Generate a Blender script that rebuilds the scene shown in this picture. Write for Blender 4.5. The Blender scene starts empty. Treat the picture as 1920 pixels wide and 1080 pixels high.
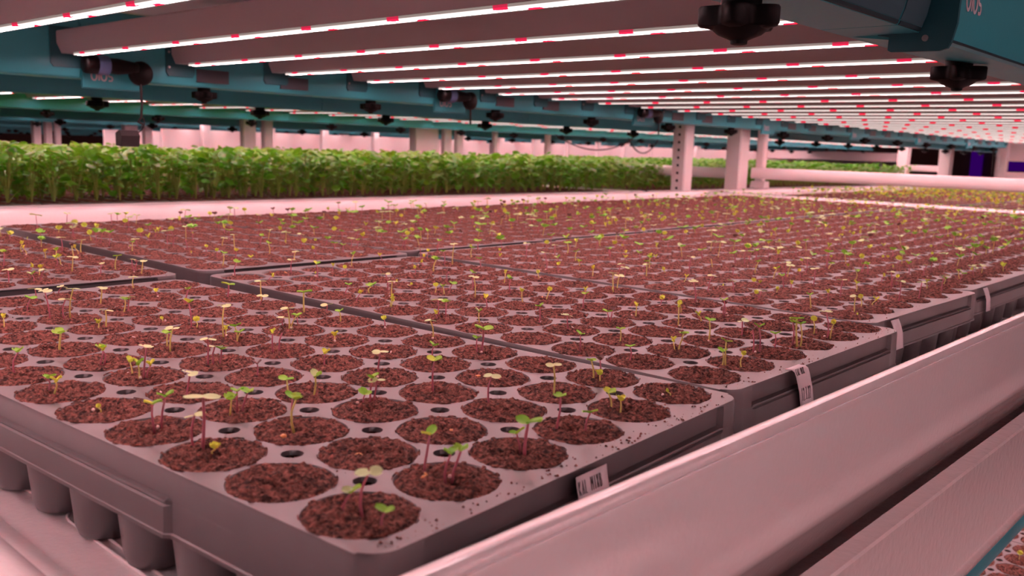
import bpy, math, random
import numpy as np
from mathutils import Vector, Matrix, noise

C = bpy.context.scene.collection
scn = bpy.context.scene
random.seed(7)

# ------------------------------------------------------------------ camera
CAM = (0.2394, -0.1879, 0.1284)
Rm = [[0.735841, 0.676404, 0.03188], [0.127362, -0.092007, -0.98758], [-0.66507, 0.730762, -0.153851]]
cam_d = bpy.data.cameras.new('camera')
cam_d.sensor_width = 36.0
cam_d.lens = 36.0 * 1695.6 / 1920.0
cam_d.clip_start = 0.01
cam_d.dof.use_dof = True
cam_d.dof.focus_distance = 0.60
cam_d.dof.aperture_fstop = 16.5
cam = bpy.data.objects.new('camera', cam_d)
C.objects.link(cam)
r_, d_, f_ = (Vector(v) for v in Rm)
cam.matrix_world = Matrix.Translation(CAM) @ Matrix((
    (r_.x, -d_.x, -f_.x), (r_.y, -d_.y, -f_.y), (r_.z, -d_.z, -f_.z))).to_4x4()
scn.camera = cam

# ------------------------------------------------------------------ world and exposure
w = bpy.data.worlds.new('world'); scn.world = w; w.use_nodes = True
w.node_tree.nodes['Background'].inputs[0].default_value = (0.9, 0.6, 0.6, 1)
w.node_tree.nodes['Background'].inputs[1].default_value = 0.02
scn.view_settings.view_transform = 'Standard'
scn.view_settings.look = 'None'
scn.view_settings.gamma = 1.0
scn.view_settings.use_curve_mapping = False
scn.view_settings.exposure = 1.06
scn.cycles.use_denoising = True
scn.cycles.max_bounces = 7
scn.cycles.diffuse_bounces = 4
scn.cycles.glossy_bounces = 3
scn.cycles.sample_clamp_indirect = 6.0
LED_WHITE = (15.0, 10.3, 10.9)
LED_RED = (34.0, 0.012, 0.055)
LED_POWER = 1.0

# ------------------------------------------------------------------ helpers
def srgb(r, g, b):
    f = lambda c: (c/255/12.92) if c/255 <= 0.04045 else ((c/255+0.055)/1.055)**2.4
    return (f(r), f(g), f(b), 1)

class NT:
    def __init__(s, name):
        s.m = bpy.data.materials.new(name); s.m.use_nodes = True
        s.t = s.m.node_tree; s.p = s.t.nodes['Principled BSDF']
    def n(s, typ, **kw):
        x = s.t.nodes.new(typ)
        for k, v in kw.items(): setattr(x, k, v)
        return x
    def l(s, a, b): s.t.links.new(a, b)
    def coords(s, scale=1.0):
        tc = s.n('ShaderNodeTexCoord'); mp = s.n('ShaderNodeMapping')
        mp.inputs['Scale'].default_value = (scale,)*3 if not isinstance(scale, tuple) else scale
        s.l(tc.outputs['Object'], mp.inputs['Vector']); return mp.outputs['Vector']
    def bump(s, h, strength, dist):
        b = s.n('ShaderNodeBump'); b.inputs['Strength'].default_value = strength
        b.inputs['Distance'].default_value = dist
        s.l(h, b.inputs['Height']); s.l(b.outputs['Normal'], s.p.inputs['Normal']); return b

def plain(name, col, rough=0.5, metal=0.0, spec=0.5):
    k = NT(name); k.p.inputs['Base Color'].default_value = (*col[:3], 1)
    k.p.inputs['Roughness'].default_value = rough
    k.p.inputs['Metallic'].default_value = metal
    k.p.inputs['Specular IOR Level'].default_value = spec
    return k.m

def paint(name, col, rough, bump_scale, bump_d, coat=0.0, var=0.06):
    k = NT(name); v = k.coords(1)
    nz = k.n('ShaderNodeTexNoise'); nz.inputs['Scale'].default_value = bump_scale
    nz.inputs['Detail'].default_value = 2
    k.l(v, nz.inputs['Vector']); k.bump(nz.outputs['Fac'], 0.35, bump_d)
    n2 = k.n('ShaderNodeTexNoise'); n2.inputs['Scale'].default_value = 9
    n2.inputs['Detail'].default_value = 4; k.l(v, n2.inputs['Vector'])
    mx = k.n('ShaderNodeMix', data_type='RGBA')
    mx.inputs[6].default_value = tuple(c*(1-var) for c in col[:3])+(1,)
    mx.inputs[7].default_value = tuple(min(1, c*(1+var)) for c in col[:3])+(1,)
    k.l(n2.outputs['Fac'], mx.inputs[0]); k.l(mx.outputs[2], k.p.inputs['Base Color'])
    k.p.inputs['Roughness'].default_value = rough
    k.p.inputs['Coat Weight'].default_value = coat
    k.p.inputs['Coat Roughness'].default_value = 0.16
    return k.m

M = {}
M['white'] = paint('white_powder_coat', (0.82, 0.77, 0.77), 0.26, 260, 0.0006, coat=1.0)
M['white_far'] = paint('white_rack_paint', (0.82, 0.75, 0.75), 0.45, 60, 0.0005)
M['teal'] = paint('teal_paint', (0.040, 0.345, 0.400), 0.42, 500, 0.0003)
M['teal_dark'] = paint('dark_teal_paint', (0.008, 0.10, 0.125), 0.5, 500, 0.0003)
M['bar'] = paint('white_bar_housing', (0.37, 0.325, 0.33), 0.5, 100, 0.0002)
M['black'] = plain('black_plastic', (0.003, 0.002, 0.0022), 0.5, spec=0.18)
M['band'] = plain('blue_grey_band', (0.075, 0.13, 0.26), 0.5)
M['cable'] = plain('black_cable', (0.010, 0.009, 0.010), 0.6)
M['grey_box'] = plain('dark_grey_box', (0.022, 0.018, 0.020), 0.5)
M['sticker'] = plain('glossy_grey_sticker', (0.060, 0.064, 0.080), 0.3, spec=0.3)
M['letter'] = plain('pale_lettering', (0.55, 0.48, 0.52), 0.5)
M['ink'] = plain('black_marker_ink', (0.02, 0.02, 0.022), 0.6)
M['paper'] = paint('white_paper_tape', (0.62, 0.58, 0.60), 0.7, 900, 0.0001)
M['seam'] = plain('dark_seam', (0.004, 0.03, 0.04), 0.6)
M['screw'] = plain('screw_steel', (0.5, 0.42, 0.42), 0.3, metal=0.9)
M['dark_void'] = plain('dark_hole', (0.004, 0.003, 0.003), 0.9)

def tray_mat():
    k = NT('dark_tray_plastic'); v = k.coords(1)
    nz = k.n('ShaderNodeTexNoise'); nz.inputs['Scale'].default_value = 22; nz.inputs['Detail'].default_value = 6
    k.l(v, nz.inputs['Vector'])
    cr = k.n('ShaderNodeValToRGB')
    cr.color_ramp.elements[0].position = 0.35; cr.color_ramp.elements[0].color = (0.052, 0.047, 0.050, 1)
    cr.color_ramp.elements[1].position = 0.75; cr.color_ramp.elements[1].color = (0.082, 0.070, 0.073, 1)
    k.l(nz.outputs['Fac'], cr.inputs['Fac'])
    # thin dust of soil on the plastic
    d = k.n('ShaderNodeTexNoise'); d.inputs['Scale'].default_value = 900; d.inputs['Detail'].default_value = 2
    k.l(v, d.inputs['Vector'])
    dr = k.n('ShaderNodeMapRange'); dr.inputs[1].default_value = 0.66; dr.inputs[2].default_value = 0.74
    k.l(d.outputs['Fac'], dr.inputs[0])
    mx = k.n('ShaderNodeMix', data_type='RGBA'); k.l(dr.outputs[0], mx.inputs[0]); k.l(cr.outputs[0], mx.inputs[6])
    mx.inputs[7].default_value = (0.10, 0.05, 0.04, 1)
    k.l(mx.outputs[2], k.p.inputs['Base Color'])
    k.p.inputs['Roughness'].default_value = 0.38
    k.p.inputs['Specular IOR Level'].default_value = 1.0
    n3 = k.n('ShaderNodeTexNoise'); n3.inputs['Scale'].default_value = 1500
    k.l(v, n3.inputs['Vector']); k.bump(n3.outputs['Fac'], 0.25, 0.0001)
    return k.m
M['tray'] = tray_mat()

def soil_mat():
    k = NT('potting_soil'); v = k.coords(1)
    vo = k.n('ShaderNodeTexVoronoi'); vo.inputs['Scale'].default_value = 620
    nz = k.n('ShaderNodeTexNoise'); nz.inputs['Scale'].default_value = 420; nz.inputs['Detail'].default_value = 5
    k.l(v, nz.inputs['Vector'])
    wv = k.n('ShaderNodeVectorMath', operation='MULTIPLY_ADD')
    wv.inputs[1].default_value = (0.0035,)*3
    k.l(nz.outputs['Color'], wv.inputs[0]); k.l(v, wv.inputs[2]); k.l(wv.outputs[0], vo.inputs['Vector'])
    cr = k.n('ShaderNodeValToRGB')
    e = cr.color_ramp.elements
    e[0].position = 0.36; e[0].color = (0.035, 0.012, 0.009, 1)
    e[1].position = 0.66; e[1].color = (0.330, 0.130, 0.098, 1)
    k.l(nz.outputs['Fac'], cr.inputs['Fac']); k.l(cr.outputs[0], k.p.inputs['Base Color'])
    ad = k.n('ShaderNodeMath', operation='SUBTRACT'); k.l(nz.outputs['Fac'], ad.inputs[0])
    k.l(vo.outputs['Distance'], ad.inputs[1])
    k.bump(ad.outputs[0], 1.0, 0.0018)
    k.p.inputs['Roughness'].default_value = 0.85
    k.p.inputs['Specular IOR Level'].default_value = 0.25
    return k.m
M['soil'] = soil_mat()

def leaf_mat(name, col, trans=0.25, rough=0.5, var=0.25, sc=60):
    k = NT(name); v = k.coords(1)
    oi = k.n('ShaderNodeObjectInfo')
    nz = k.n('ShaderNodeTexNoise'); nz.inputs['Scale'].default_value = sc
    k.l(v, nz.inputs['Vector'])
    mx = k.n('ShaderNodeMix', data_type='RGBA')
    mx.inputs[6].default_value = tuple(c*(1-var) for c in col)+(1,)
    mx.inputs[7].default_value = tuple(min(1, c*(1+var)) for c in col)+(1,)
    k.l(nz.outputs['Fac'], mx.inputs[0])
    hs = k.n('ShaderNodeHueSaturation')
    mr = k.n('ShaderNodeMapRange'); mr.inputs[3].default_value = 0.485; mr.inputs[4].default_value = 0.515
    k.l(oi.outputs['Random'], mr.inputs[0]); k.l(mr.outputs[0], hs.inputs['Hue'])
    k.l(mx.outputs[2], hs.inputs['Color']); k.l(hs.outputs['Color'], k.p.inputs['Base Color'])
    k.p.inputs['Roughness'].default_value = rough
    tr = k.n('ShaderNodeBsdfTranslucent'); k.l(hs.outputs['Color'], tr.inputs['Color'])
    ms = k.n('ShaderNodeMixShader'); ms.inputs[0].default_value = trans
    out = k.t.nodes['Material Output']
    k.l(k.p.outputs[0], ms.inputs[1]); k.l(tr.outputs[0], ms.inputs[2]); k.l(ms.outputs[0], out.inputs['Surface'])
    return k.m
M['leaf_green'] = leaf_mat('green_cotyledon', (0.30, 0.64, 0.06))
M['leaf_yellow'] = leaf_mat('yellow_cotyledon', (0.70, 0.80, 0.10))
M['leaf_pale'] = leaf_mat('pale_cotyledon', (0.58, 0.74, 0.34))
M['leaf_dark'] = leaf_mat('dark_purple_cotyledon', (0.16, 0.08, 0.07))
M['stem_purple'] = plain('purple_stem', (0.42, 0.12, 0.16), 0.45)
M['stem_yellow'] = plain('pale_yellow_stem', (0.62, 0.55, 0.16), 0.45)
M['seed'] = plain('orange_seed_coat', (0.75, 0.32, 0.12), 0.45)
M['husk'] = plain('pale_seed_husk', (0.72, 0.52, 0.48), 0.5)
M['plant_leaf'] = leaf_mat('leafy_green', (0.17, 0.47, 0.022), trans=0.32, rough=0.33, var=0.4, sc=35)
M['plant_stem'] = plain('green_stem', (0.26, 0.36, 0.06), 0.5)

def led_mat(name, white, redc):
    """two rows of diodes: white ones with a red one every 145 mm"""
    k = NT(name); tc = k.n('ShaderNodeTexCoord'); sx = k.n('ShaderNodeSeparateXYZ')
    k.l(tc.outputs['Object'], sx.inputs[0])
    def mth(op, a, b=None, c=None):
        m = k.n('ShaderNodeMath', operation=op)
        for i, q in enumerate((a, b, c)):
            if q is None: continue
            if isinstance(q, (int, float)): m.inputs[i].default_value = q
            else: k.l(q, m.inputs[i])
        return m.outputs[0]
    row = mth('GREATER_THAN', sx.outputs['Y'], 0.0)
    sh = mth('MULTIPLY_ADD', row, -0.030, sx.outputs['X'])
    fr = mth('FRACT', mth('MULTIPLY_ADD', sh, 1/0.145, 0.31/0.145 + 50.6))
    dist = mth('ABSOLUTE', mth('SUBTRACT', fr, 0.5))
    red = mth('LESS_THAN', dist, 0.062)
    mx = k.n('ShaderNodeMix', data_type='RGBA')
    mx.inputs[6].default_value = (*white, 1); mx.inputs[7].default_value = (*redc, 1)
    k.l(red, mx.inputs[0])
    em = k.n('ShaderNodeEmission'); k.l(mx.outputs[2], em.inputs['Color'])
    em.inputs['Strength'].default_value = LED_POWER
    k.l(em.outputs[0], k.t.nodes['Material Output'].inputs['Surface'])
    return k.m
M['led'] = led_mat('led_strip', LED_WHITE, LED_RED)
M['led_side'] = led_mat('led_lens_side', (0.15, 0.115, 0.105), (0.30, 0.012, 0.035))
M['led_lower'] = led_mat('led_lens_lower', (0.80, 0.64, 0.61), (1.0, 0.012, 0.05))

class MB:
    def __init__(s): s.v = []; s.f = []; s.mi = []
    def add(s, vs, fs, mi=0):
        o = len(s.v); s.v.extend([tuple(v) for v in vs]); s.f.extend([tuple(i+o for i in f) for f in fs]); s.mi.extend([mi]*len(fs)); return s
    def box(s, x0, x1, y0, y1, z0, z1, mi=0):
        vs = [(x, y, z) for z in (z0, z1) for y in (y0, y1) for x in (x0, x1)]
        return s.add(vs, [(0,2,3,1),(4,5,7,6),(0,1,5,4),(2,6,7,3),(0,4,6,2),(1,3,7,5)], mi)
    def prism_y(s, prof, y0, y1, mi=0, closed=True, caps=True):
        """profile in XZ swept along Y"""
        n = len(prof)
        vs = [(x, y0, z) for x, z in prof] + [(x, y1, z) for x, z in prof]
        fs = [(i, (i+1) % n, n+(i+1) % n, n+i) for i in range(n if closed else n-1)]
        if closed and caps: fs += [tuple(range(n))[::-1], tuple(range(n, 2*n))]
        return s.add(vs, fs, mi)
    def prism_x(s, prof, x0, x1, mi=0, closed=True, caps=True):
        n = len(prof)
        vs = [(x0, y, z) for y, z in prof] + [(x1, y, z) for y, z in prof]
        fs = [(i, (i+1) % n, n+(i+1) % n, n+i) for i in range(n if closed else n-1)]
        if closed and caps: fs += [tuple(range(n))[::-1], tuple(range(n, 2*n))]
        return s.add(vs, fs, mi)
    def tube(s, pts, rad, seg=8, mi=0, cap=True):
        pts = [Vector(p) for p in pts]; n = len(pts)
        rr = rad if isinstance(rad, (list, tuple)) else [rad]*n
        vs = []; a = None
        for i, p in enumerate(pts):
            t = (pts[min(i+1, n-1)] - pts[max(i-1, 0)]).normalized()
            if a is None:
                a = t.orthogonal().normalized()
            a = (a - t*a.dot(t)).normalized(); b = t.cross(a)
            for k in range(seg):
                th = 2*math.pi*k/seg
                vs.append(p + (a*math.cos(th) + b*math.sin(th))*rr[i])
        fs = [(i*seg+k, i*seg+(k+1) % seg, (i+1)*seg+(k+1) % seg, (i+1)*seg+k) for i in range(n-1) for k in range(seg)]
        if cap: fs += [tuple(range(seg))[::-1], tuple(range((n-1)*seg, n*seg))]
        return s.add(vs, fs, mi)
    def lathe(s, prof, seg=24, mi=0, c=(0, 0, 0), axis='Z', lob=None):
        vs = []
        for r, z in prof:
            for k in range(seg):
                th = 2*math.pi*k/seg; rr = r*(lob(th) if lob else 1)
                p = (rr*math.cos(th), rr*math.sin(th), z)
                if axis == 'X': p = (p[2], p[0], p[1])
                if axis == 'Y': p = (p[0], p[2], p[1])
                vs.append((p[0]+c[0], p[1]+c[1], p[2]+c[2]))
        n = len(prof)
        fs = [(i*seg+k, i*seg+(k+1) % seg, (i+1)*seg+(k+1) % seg, (i+1)*seg+k) for i in range(n-1) for k in range(seg)]
        fs += [tuple(range(seg))[::-1], tuple(range((n-1)*seg, n*seg))]
        return s.add(vs, fs, mi)
    def mesh(s, name, mats, smooth=False):
        me = bpy.data.meshes.new(name); me.from_pydata(s.v, [], s.f)
        for m in (mats if isinstance(mats, (list, tuple)) else [mats]): me.materials.append(m)
        if any(s.mi): me.polygons.foreach_set('material_index', s.mi)
        if smooth: me.polygons.foreach_set('use_smooth', [True]*len(me.polygons))
        me.update(); return me
    def build(s, name, mats, parent=None, smooth=False, loc=None):
        return put(name, s.mesh(name, mats, smooth), parent, loc)

def put(name, me, parent=None, loc=None, rz=0.0, scale=None):
    o = bpy.data.objects.new(name, me); C.objects.link(o)
    if parent: o.parent = parent
    if loc: o.location = loc
    if rz: o.rotation_euler = (0, 0, rz)
    if scale: o.scale = scale
    return o
def tag(o, label=None, cat=None, group=None, kind=None):
    if label: o['label'] = label
    if cat: o['category'] = cat
    if group: o['group'] = group
    if kind: o['kind'] = kind
    return o
def thing(name, label, cat, loc=(0, 0, 0), rz=0.0, group=None):
    o = bpy.data.objects.new(name, None); C.objects.link(o)
    o.location = loc; o.rotation_euler = (0, 0, rz); o.empty_display_size = 0.02
    return tag(o, label, cat, group)
def kids(o): return KID.get(o.name, [])
KID = {}
def copy_tree(o, parent=None, loc=None, label=None, group=None):
    c = o.copy(); C.objects.link(c)
    if parent: c.parent = parent
    if loc is not None: c.location = loc
    if label: c['label'] = label
    if group: c['group'] = group
    for ch in o.children: copy_tree(ch, c)
    return c
def smooth_by_angle(me, deg=35):
    me.polygons.foreach_set('use_smooth', [True]*len(me.polygons))
    me.set_sharp_from_angle(angle=math.radians(deg))
    return me

# strokes for hand lettering and the printed wordmark: polylines in a 1-high box
def arc(cx, cy, rx, ry, a0, a1, n=14):
    return [(cx+rx*math.cos(math.radians(a0+(a1-a0)*i/n)), cy+ry*math.sin(math.radians(a0+(a1-a0)*i/n))) for i in range(n+1)]
GL = {
 'K': [[(0,1),(0,0)],[(.5,1),(0,.45),(.55,0)]], 'A': [[(0,0),(.28,1),(.56,0)],[(.12,.38),(.45,.38)]],
 'L': [[(0,1),(0,0),(.5,.02)]], 'M': [[(0,0),(0,1),(.3,.45),(.6,1),(.6,0)]], 'I': [[(0.05,1),(0.05,0)]],
 'X': [[(0,1),(.5,0)],[(.5,1),(0,0)]], 'B': [[(0,0),(0,1),(.35,.95),(.42,.75),(.32,.55),(0,.52)],[(.32,.55),(.5,.4),(.48,.12),(.3,0),(0,0)]],
 'C': [arc(.3,.5,.3,.5,60,300)], '1': [[(.05,.8),(.2,1),(.2,0)]], '2': [[(0,.8),(.15,1),(.4,.98),(.48,.75),(.05,.05),(.0,0),(.5,0)]],
 '0': [arc(.25,.5,.25,.5,0,360,18)], '3': [[(0,.95),(.3,1),(.45,.78),(.2,.54),(.46,.3),(.3,0),(0,.05)]], '.': [[(.05,.0),(.08,.06)]],
 'b': [[(0,1.5),(0,.5)], arc(.5,.5,.5,.5,180,540,24)], 'i': [[(.08,1.0),(.08,0)]], 'o': [arc(.5,.5,.5,.5,0,360,24)],
 's': [[(.75,.97),(.3,.97)]+arc(.3,.735,.27,.235,90,270,8)+[(.5,.5)]+arc(.5,.265,.27,.235,90,-90,8)+[(.05,.03)]],
}
ADV = {'I': .25, 'i': .34, 'b': 1.22, 'o': 1.2, 's': .8, '.': .22, ' ': .5, 'M': .8}
def strokes(text, h, wid, asp=0.75, gap=.2):
    """ribbons lying in the XY plane, thickness added later; returns list of polygons"""
    polys = []; x = 0
    for ch in text:
        for pl in GL.get(ch, []):
            P = [Vector((x+u*h*asp, v*h)) for u, v in pl]
            L = []; Rr = []
            for i, p in enumerate(P):
                t = (P[min(i+1, len(P)-1)]-P[max(i-1, 0)]); t = t.normalized() if t.length else Vector((1, 0))
                nn = Vector((-t.y, t.x))*wid/2
                L.append(p+nn); Rr.append(p-nn)
            for i in range(len(P)-1): polys.append((L[i], L[i+1], Rr[i+1], Rr[i]))
        x += (ADV.get(ch, .6)+gap)*h*asp
    return polys, x
def lettering(name, text, h, wid, mat, parent, org, ux, uy, thick=0.0002, asp=0.75, gap=.2):
    """text from org along ux, up along uy, in object space of parent"""
    org, ux, uy = Vector(org), Vector(ux).normalized(), Vector(uy).normalized(); nz = ux.cross(uy)
    polys, _ = strokes(text, h, wid, asp, gap); mb = MB()
    for q in polys:
        a = [org+ux*p.x+uy*p.y+nz*thick for p in q]; b = [org+ux*p.x+uy*p.y for p in q]
        mb.add(a+b, [(0,3,2,1),(4,5,6,7),(0,1,5,4),(1,2,6,5),(2,3,7,6),(3,0,4,7)])
    return mb.build(name, mat, parent)

# ================================================================== ROOM
def struct(name, mb, mat, label=None):
    o = mb.build(name, mat); o['kind'] = 'structure'; return o
concrete = paint('grey_concrete', (0.16, 0.12, 0.12), 0.8, 30, 0.001)
wallm = paint('dim_wall_paint', (0.14, 0.085, 0.08), 0.8, 20, 0.0005)
struct('floor', MB().box(-16, 5, -3, 13, -1.62, -1.55), concrete)
struct('ceiling', MB().box(-16, 5, -3, 13, 2.40, 2.46), wallm)
struct('wall_back', MB().box(-16, 5, 13.0, 13.1, -1.55, 2.40), wallm)
struct('wall_left', MB().box(-16.1, -16, -3, 13, -1.55, 2.40), wallm)
struct('wall_front', MB().box(-16, 5, -3.1, -3, -1.55, 2.40), wallm)
struct('wall_right', MB().box(5, 5.1, -3, 13, -1.55, 2.40), wallm)

# ================================================================== GROW BEDS
DX = -1.65           # next rack
DZ2 = -0.014
LV = .48; LOW = -.46; LOWF = -.4935
def bed_mesh(L):
    """white trough: rolled side rails, flat floor, sloping end lips. near end at y=0"""
    inner = [(.0485,-.004),(.0480,-.020),(.0455,-.045),(.0400,-.056),(.0300,-.060)]
    roll = [(.0615,-.0005),(.0606,.0012),(.0594,.0010),(.0588,.0004),(.0584,.0012),(.0576,.0029),(.0562,.0042),(.0545,.0046),(.0520,.0043),(.0501,.0036),(.0491,.0024),(.0488,.0005)]
    out = [(.020,-.0975),(.034,-.0970),(.0420,-.0945),(.0470,-.0870),(.0510,-.0770),(.0550,-.0680),(.0590,-.0610),(.0610,-.0575),(.0615,-.054)]
    fin = [(-1.270,-.060),(-1.282,-.055),(-1.288,-.045),(-1.2895,-.010),(-1.2905,.001)]
    frl = [(-1.293,.0055),(-1.297,.0085),(-1.3015,.0095),(-1.306,.0085),(-1.3095,.005),(-1.311,.000),(-1.312,-.055),(-1.305,-.075),(-1.290,-.0900),(-1.260,-.0975)]
    prof = out + roll + inner + fin + frl
    mb = MB(); mb.prism_y(prof, 0.0, L)
    e = [(.112,-.0599),(.100,-.0565),(.092,-.047),(.086,-.035),(.080,-.0265),(.070,-.0205),(.050,-.0165),(.012,-.0145),(.004,-.017),(.001,-.024),(.001,-.0599)]
    mb.prism_x(e, -1.289, .0479)
    mb.prism_x([(L-.0,-.0599),(L-.0,-.010),(L-.004,.0035),(L-.012,.0060),(L-.080,.0060),(L-.090,.0030),(L-.096,-.010),(L-.100,-.040),(L-.106,-.0599)], -1.289, .0479)
    me = mb.mesh('grow_bed', M['white']); smooth_by_angle(me, 28); return me
BEDL = 2.665; BED = bed_mesh(BEDL)
BED_Y = -0.155
def channel_rings(parent):
    """long rounded outlines pressed into the trough floor, each one a part"""
    mb = MB()
    for ins in (0, .0052):
        r = .0150-ins; pts = []
        for k in range(13):
            t = math.pi*k/12; pts.append((-.223-r*math.sin(t), -r*math.cos(t), 0))
        for k in range(13):
            t = math.pi*k/12; pts.append((-.015+r*math.sin(t), r*math.cos(t), 0))
        pts.append(pts[0]); mb.tube(pts, .0009, 6, cap=False)
    me = mb.mesh('drain_ridge', M['white'], True)
    for yy in (-.006, .34, .69, 1.04):
        for q in range(5):
            put('drain_ridge', me, parent, (.022-.262*q, yy-BED_Y, -.0598))
def bed(loc, label, group=None, ridges=False):
    if ridges:
        t = put('grow_bed', BED, loc=loc); tag(t, label, 'grow bed', group); channel_rings(t)
    else:
        t = put('grow_bed', BED, loc=loc); tag(t, label, 'grow bed', group)
    return t
bed((0, BED_Y, 0), 'long glossy white grow bed trough holding the seedling trays in the foreground', ridges=True)
bed((0, BED_Y+BEDL+.025, 0), 'white grow bed trough behind the posts with the farthest seedling trays')
bed((0, BED_Y+2*BEDL+.05, 0), 'white grow bed trough at the far right behind the crossbar')
bed((0, BED_Y, LV), 'white grow bed forming the dim ceiling above the nearest lamps')
bed((0, BED_Y+BEDL+.025, LV), 'white grow bed overhead beyond the posts, above the far lamps')
bed((0, BED_Y+2*BEDL+.05, LV), 'white grow bed overhead at the far end of the lamp row')
bed((0, BED_Y, LOW), 'lower white grow bed under the glossy rail at bottom right')
for i in range(3):
    bed((DX, BED_Y+(BEDL+.025)*i, DZ2), ['white bed under the dense green plants at left', 'white bed under the green plants beyond the posts', 'white bed in the second rack at far right'][i])
    bed((DX, BED_Y+(BEDL+.025)*i, LV+DZ2), ['white bed above the green plants at left', 'white bed above the green plants beyond the posts', 'white bed above the second rack at far right'][i])

# white load beam of the rack under the near rail
o = MB()
pr = [(.0740,-.0655),(.0752,-.0640),(.0853,-.0640),(.0865,-.0652),(.0865,-.1305),(.0875,-.1318),(.0902,-.1324),(.0905,-.1350),(.0890,-.1378),(.0200,-.1380),(.0200,-.1000),(.0500,-.1000),(.0660,-.0930),(.0735,-.0860)]
o.prism_y(pr, -.25, 2.30)
lb = NT('glossy_white_load_beam')
v = lb.coords(1); nz = lb.n('ShaderNodeTexNoise'); nz.inputs['Scale'].default_value = 150; nz.inputs['Detail'].default_value = 2
lb.l(v, nz.inputs['Vector']); lb.bump(nz.outputs['Fac'], 0.5, 0.0011)
lb.p.inputs['Base Color'].default_value = (.90, .81, .80, 1); lb.p.inputs['Roughness'].default_value = .2; lb.p.inputs['Coat Weight'].default_value = 1.0; lb.p.inputs['Coat Roughness'].default_value = .04
ob = o.build('load_beam', lb.m); smooth_by_angle(ob.data, 40)
tag(ob, 'glossy white load beam with orange peel paint below the bed rail', 'beam')

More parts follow.
